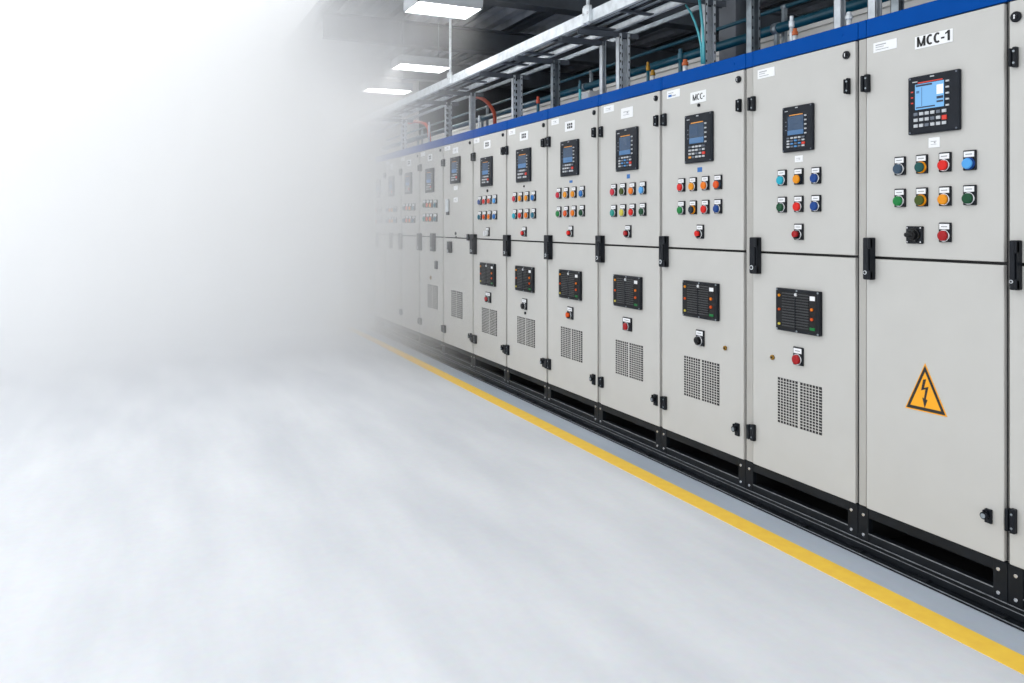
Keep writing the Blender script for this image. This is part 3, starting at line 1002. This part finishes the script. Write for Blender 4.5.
def on_plane(px, py, z):
    zc = F * (z - EYE) / (HOR - py)
    xc = (px - 512) / F * zc
    return xc * CT + zc * ST, -xc * ST + zc * CT


LZ = 3.42
x, y = on_plane(443, 10.8, LZ); lamp(x, y, LZ, .62, .42, 'largest and brightest flat ceiling lamp, nearest, at the top edge of the picture')
x, y = on_plane(421, 68.5, LZ); lamp(x, y, LZ, .66, .42, 'middle flat ceiling lamp, left of the tall hanging rod')
x, y = on_plane(387, 91.5, LZ); lamp(x, y, LZ, .66, .42, 'farthest flat ceiling lamp, smallest, left of the far cable tray')
# ------------------------------------------------------------------ cable tray over the row
TZ = 2.93
b = MB('galv')
b.box(2.845, 2.85, 0, 12.6, 2.893, 2.974)
b.box(2.85, 2.875, 0, 12.6, 2.893, 2.897)
b.box(2.85, 2.875, 0, 12.6, 2.970, 2.974)
tray = empty('cable_tray', (0, 0, 0))
tag(tray, 'long galvanised cable tray hanging above the cabinet row', 'cable tray')
b.build('front_rail', tray)
b = MB('galv')
b.box(3.165, 3.17, 0, 12.6, 2.895, 2.955)
b.box(3.148, 3.165, 0, 12.6, 2.895, 2.899)
b.box(3.14, 3.165, 0, 12.6, 2.951, 2.955)
b.build('rear_rail', tray)
b = MB('galvdark'); b.box(3.325, 3.345, 0, 12.6, 2.8935, 2.900); b.box(3.34, 3.345, 0, 12.6, 2.900, 2.93); b.build('outer_rail', tray)
y = .2
k = 0
while y < 12.5:
    b = MB('beam')
    b.box(2.851, 3.164, y, y + .03, 2.899, 2.915)
    b.build('rung', tray)
    y += .48
b = MB('black', 'galvdark')
for kk, (xx, rr) in enumerate(((2.93, .014), (2.965, .018), (3.01, .012), (3.05, .02), (3.10, .015))):
    pts = [(xx + .006 * math.sin(i * 1.3 + kk), i * .7, 2.917 + rr) for i in range(18)]
    b.tube(pts, rr, kk % 2, 8)
ob = b.build('power_cables'); tag(ob, 'bundle of dark cables lying in the cable tray', 'cables', kind='stuff')

# posts on the cabinet tops carrying the tray
POSTS = [  # x left, x right, label, style
    (401, 406.6, 'slotted steel post farthest along the row', 'wide'),
    (445, 451.5, 'slotted steel post second from the far end, below the hanging rod', 'wide'),
    (469.5, 475, 'plain steel post just left of the rust red hose', 'slim'),
    (512, 522, 'wide pale slotted steel post just right of the rust red hose', 'wide'),
    (551.6, 559.2, 'dark slotted steel post right of the pale wide one', 'wide'),
    (600.8, 604.8, 'thin grey steel post left of the wide post under the rod bracket', 'slim'),
    (617, 629, 'wide slotted steel post directly under the rod bracket', 'wide'),
    (702.5, 714, 'wide slotted steel post with teal cables running down it', 'wide'),
    (748.6, 758, 'slotted steel post just right of the dark column', 'wide'),
    (837, 842.4, 'narrow punched steel post left of the seam of the MCC-1 cabinet', 'wide'),
    (871.2, 878.2, 'bright steel post standing on the left part of the MCC-1 cabinet', 'slim'),
    (894.5, 900, 'short dark steel post nearest the right end, standing on the MCC-1 cabinet', 'slim')]
XP = 3.235
post_y = []
for (xl, xr, ltxt, st) in POSTS:
    y0, y1 = U(xr, XP), U(xl, XP)
    ym = (y0 + y1) / 2
    xm = (xl + xr) / 2
    tt = (xm - 512) / F
    w = (xr - xl) * ZC(xm, XP) / F / (CT - tt * ST) * .92
    ym = U(xm, XP)
    post_y.append(ym)
    top = 2.884
    r = empty('strut_post', (XP, ym, Z_TOP))
    tag(r, ltxt, 'post', 'steel posts on the cabinet tops')
    b = MB('galv' if 'dark' not in ltxt else 'galvdark', 'ink')
    H = top - Z_TOP
    t_ = .003
    hw = w / 2
    D = .024
    # open channel: slotted web at the back, two flanges with lips towards the near end of the hall
    b.box(-hw, hw, D - t_, D, 0, H)
    b.box(-hw, -hw + t_, -D, D, 0, H)
    b.box(hw - t_, hw, -D, D, 0, H)
    b.box(-hw, -hw + w * .24, -D, -D + t_, 0, H)
    b.box(hw - w * .24, hw, -D, -D + t_, 0, H)
    if st == 'wide':
        n = 8
        for k in range(n):
            z = H * (k + .5) / n
            b.box(-w * .12, w * .12, D - t_ - .001, D + .001, z - .017, z + .017, 1, .002)
            if w > .06:
                for sx in (-1, 1):
                    b.box(sx * w * .39 - .004, sx * w * .39 + .004, -D - .0008, -D + .001, z - .008, z + .008, 1)
    b.build('channel', r)
    f = MB('galvdark', 'chrome'); f.box(-hw - .02, hw + .02, -D - .02, D + .02, .0, .006)
    f.cyl((-hw - .01, 0, .006), 'z', .006, .006, 1, 6); f.cyl((hw + .01, 0, .006), 'z', .006, .006, 1, 6)
    f.build('foot_plate', r)
    # cross arm carrying the tray
    a = MB('beam', 'chrome')
    a.box(2.86 - XP, 3.36 - XP, -.02, .02, H - .0, H + .008)
    a.box(2.86 - XP, 3.36 - XP, -.02, -.016, H - .03, H)
    a.box(2.86 - XP, 3.36 - XP, .016, .02, H - .03, H)
    a.cyl((2.885 - XP, 0, H - .012), 'z', .008, .014, 1, 6)
    a.build('cross_arm', r)

# hanging rods with clamps
for px, top, ltxt in ((450.3, 33, 'tall thin rod hanging the cable tray, beside the middle lamp'), (588, -10, 'thin rod with a clamp hanging the cable tray above the row middle')):
    yv = U(px, 2.838)
    r = empty('hanger_rod', (2.838, yv, 2.90))
    tag(r, ltxt, 'rod', 'rods hanging the cable tray')
    b = MB('galv'); b.cyl((0, 0, -.02), 'z', .013, CEIL - 2.88 - .0, 0, 14); b.build('rod', r)
    b = MB('galv', 'chrome')
    b.box(-.02, .006, -.045, .045, -.012, .10, 0, .003); b.box(-.02, .012, -.03, .03, .10, .108, 0)
    b.cyl((-.026, .028, .05), 'x', .009, .008, 1, 6); b.cyl((-.026, -.028, .05), 'x', .009, .008, 1, 6)
    b.build('clamp', r)

# ------------------------------------------------------------------ pipes behind the band
def long_pipe(v, pyref, pxref, r, label, m='teal'):
    z = Z(pxref, pyref, v)
    root = empty('teal_pipe', (v, 0, z)); tag(root, label, 'pipe', 'pipes running behind the cabinet tops')
    b = MB(m); b.cyl((0, .4, 0), 'y', r, 12.0, 0, 20); b.build('pipe', root)
    y = 1.4
    while y < 12:
        c = MB('galvdark')
        c.cyl((0, y, 0), 'y', r * 1.22, .04, 0, 20)
        c.box(-.012, .012, y + .008, y + .032, -(z - Z_TOP) + .0, -r * .8)
        c.build('pipe_support', root)
        y += 2.3
    return root


long_pipe(3.50, 67.5, 650, .030, 'thick teal pipe running behind the cabinet tops')
long_pipe(3.56, 52, 650, .012, 'thin upper teal pipe running above the thick teal one', 'teal')


def stub(px, top, base_w, m, cap, label, v=3.15, capm=None):
    y = U(px, v)
    z1 = Z(px, top, v)
    H = max(.06, z1 - Z_TOP)
    r = empty('pipe_riser', (v, y, Z_TOP)); tag(r, label, 'pipe riser', 'short risers on the cabinet tops')
    b = MB(m); b.cyl((0, 0, 0), 'z', base_w, H * .72, 0, 16); b.cyl((0, 0, 0), 'z', base_w * 1.7, .012, 0, 16); b.build('pipe', r)
    c = MB(cap); c.cyl((0, 0, H * .66), 'z', base_w * 1.3, H * .2, 0, 16, bev=.003); c.cyl((0, 0, H * .86), 'z', base_w * .9, H * .14, 0, 12, bev=.002)
    c.build('cap', r)
    return r


stub(648, 62, .011, 'teal', 'brass', 'thin teal riser with brass top beside the seam right of the pale highlight')
stub(652.8, 70, .014, 'lamp housing', 'brass', 'short pale riser with brass top, just right of the thin teal one')
stub(680.5, 49, .014, 'teal', 'teal', 'tall teal riser left of the post with teal cables')
stub(685.2, 59.5, .016, 'galv', 'orange', 'short steel riser with orange cap, right beside the tall teal riser')
stub(580, 80.5, .011, 'tealpale', 'teal', 'pale teal riser between the two dark posts')
stub(538, 96.5, .013, 'teal', 'red hose', 'teal riser with rust red cap between the pale and the dark post')
stub(791.6, 16, .011, 'galv', 'galv', 'slim steel riser on the cabinet left of MCC-1')
stub(795, 28.5, .012, 'galv', 'orange', 'short riser with orange cap on the cabinet left of MCC-1')
stub(849, 12, .013, 'galv', 'galv', 'pale steel riser close beside the narrow punched post')
stub(429, 122, .012, 'galv', 'galv', 'small grey riser in front of the far partition', 3.2)
stub(479, 115.5, .010, 'galv', 'galv', 'thin grey riser under the rust red hose')

# grey junction box
yb = U(590.5, 3.34)
r = empty('junction_box', (3.34, yb, Z_TOP)); tag(r, 'small grey junction box on the cabinet top behind the pale teal riser', 'box')
b = MB('duct'); b.box(-.05, .05, -.06, .06, 0, .15, 0, .006); b.build('body', r)
b = MB('lamp housing', 'chrome'); b.box(-.056, -.05, -.055, .055, .008, .142, 0, .003)
for sy in (-1, 1):
    for sz in (.02, .13):
        b.cyl((-.058, sy * .045, sz), 'x', .004, .004, 1, 8)
b.build('lid', r)

# rust red hose with fitting
v = 3.40
hp = []
for px, py in ((474.5, 97.5), (479, 97.2), (484, 99.5), (488.5, 103.5), (492, 108.5), (494.2, 113), (494.8, 118), (494.8, 128)):
    hp.append((v, U(px, v), max(Z_TOP + .004, Z(px, py, v))))
r = empty('hose', (0, 0, 0)); tag(r, 'rust red hose arching down to a cabinet top', 'hose')
b = MB('red hose'); b.tube(hp, .020, 0, 12); b.build('tube', r)
b = MB('galv')
a = Vector(hp[0]); d = (Vector(hp[1]) - a).normalized()
b.cyl(a - d * .10, d, .026, .13, 0, 16); b.cyl((v, hp[-1][1], Z_TOP), 'z', .028, .06, 0, 16); b.build('fitting', r)
# second, paler hose in the distance
v = 3.42
hp = [(v, U(px, v), max(Z_TOP + .004, Z(px, py, v))) for px, py in ((409, 123), (416, 121.5), (421, 122.5), (425.5, 124), (428.5, 129), (429.6, 140), (429.6, 152))]
b = MB('red hose'); b.tube(hp, .02, 0, 10)
tag(b.build('hose'), 'small rust red hose far down the row, between the two farthest posts', 'hose')

# teal cables along the wide post
yv = U(705, 3.2)
for k, (dx, lab) in enumerate(((0, 'teal cable hugging the wide slotted post'), (.05, 'teal cable swinging out left of the wide slotted post'))):
    v = 3.12
    if k == 0:
        pp = [(697.5, -22), (698.5, -6), (701, 12), (703, 30), (703.6, 48), (704, 64)]
    else:
        pp = [(686, 5), (691, 13), (695, 22), (698.5, 33), (701, 45), (702, 64)]
    pts = [(v, U(px, v), max(Z_TOP + .003, Z(px, py, v))) for px, py in pp]
    b = MB('tealpale'); b.tube(pts, .009 - .002 * k, 0, 10)
    tag(b.build('teal_cable'), lab, 'cable', 'teal cables beside the post')

# ------------------------------------------------------------------ added haze, stands in for a fade to white along the aisle
def haze():
    m = bpy.data.materials.new('stand-in white haze')
    m.use_nodes = True
    nt = m.node_tree
    nt.nodes.clear()
    out = nt.nodes.new('ShaderNodeOutputMaterial')
    vs = nt.nodes.new('ShaderNodeVolumeScatter')
    vs.inputs['Color'].default_value = (1, 1, 1, 1)
    vs.inputs['Anisotropy'].default_value = 0.0
    tc = nt.nodes.new('ShaderNodeTexCoord')
    sp = nt.nodes.new('ShaderNodeSeparateXYZ')
    nt.links.new(tc.outputs['Object'], sp.inputs['Vector'])
    r1 = nt.nodes.new('ShaderNodeMapRange'); r1.interpolation_type = 'SMOOTHSTEP'
    r1.inputs['From Min'].default_value = HZ0; r1.inputs['From Max'].default_value = HZ1
    r1.inputs['To Min'].default_value = 0; r1.inputs['To Max'].default_value = HZD
    nt.links.new(sp.outputs['Y'], r1.inputs['Value'])
    nt.links.new(r1.outputs['Result'], vs.inputs['Density'])
    nt.links.new(vs.outputs['Volume'], out.inputs['Volume'])
    b = MB(m)
    b.box(-3.2, 2.90, HZ0, 14.5, .004, 5.2)
    o = b.build('haze')
    tag(o, 'soft stand-in white haze added to whiten the far end of the hall', 'haze', kind='stuff')
    return o


HZ0, HZ1, HZD = 6.0, 10.6, 0.9
haze()

# ------------------------------------------------------------------ light, camera, view
w = bpy.data.worlds.new('World')
scene.world = w
w.use_nodes = True
bg = w.node_tree.nodes['Background']
bg.inputs['Color'].default_value = (0.95, 0.975, 1.0, 1)
bg.inputs['Strength'].default_value = 1.32

cam = bpy.data.cameras.new('camera')
co = bpy.data.objects.new('camera', cam)
COL.objects.link(co)
cam.sensor_fit = 'HORIZONTAL'
cam.sensor_width = 36
cam.lens = 36 * F / 1024
cam.shift_y = -(341.5 - HOR) / 1024
cam.clip_start = .05
co.location = (0, 0, EYE)
co.rotation_euler = (PI / 2, 0, -TH)
scene.camera = co

scene.view_settings.view_transform = 'Standard'
scene.view_settings.look = 'None'
scene.view_settings.exposure = 0.28
scene.view_settings.gamma = 1
scene.view_settings.use_curve_mapping = False
scene.cycles.use_denoising = True
scene.cycles.max_bounces = 20
scene.cycles.diffuse_bounces = 5
scene.cycles.volume_bounces = 16
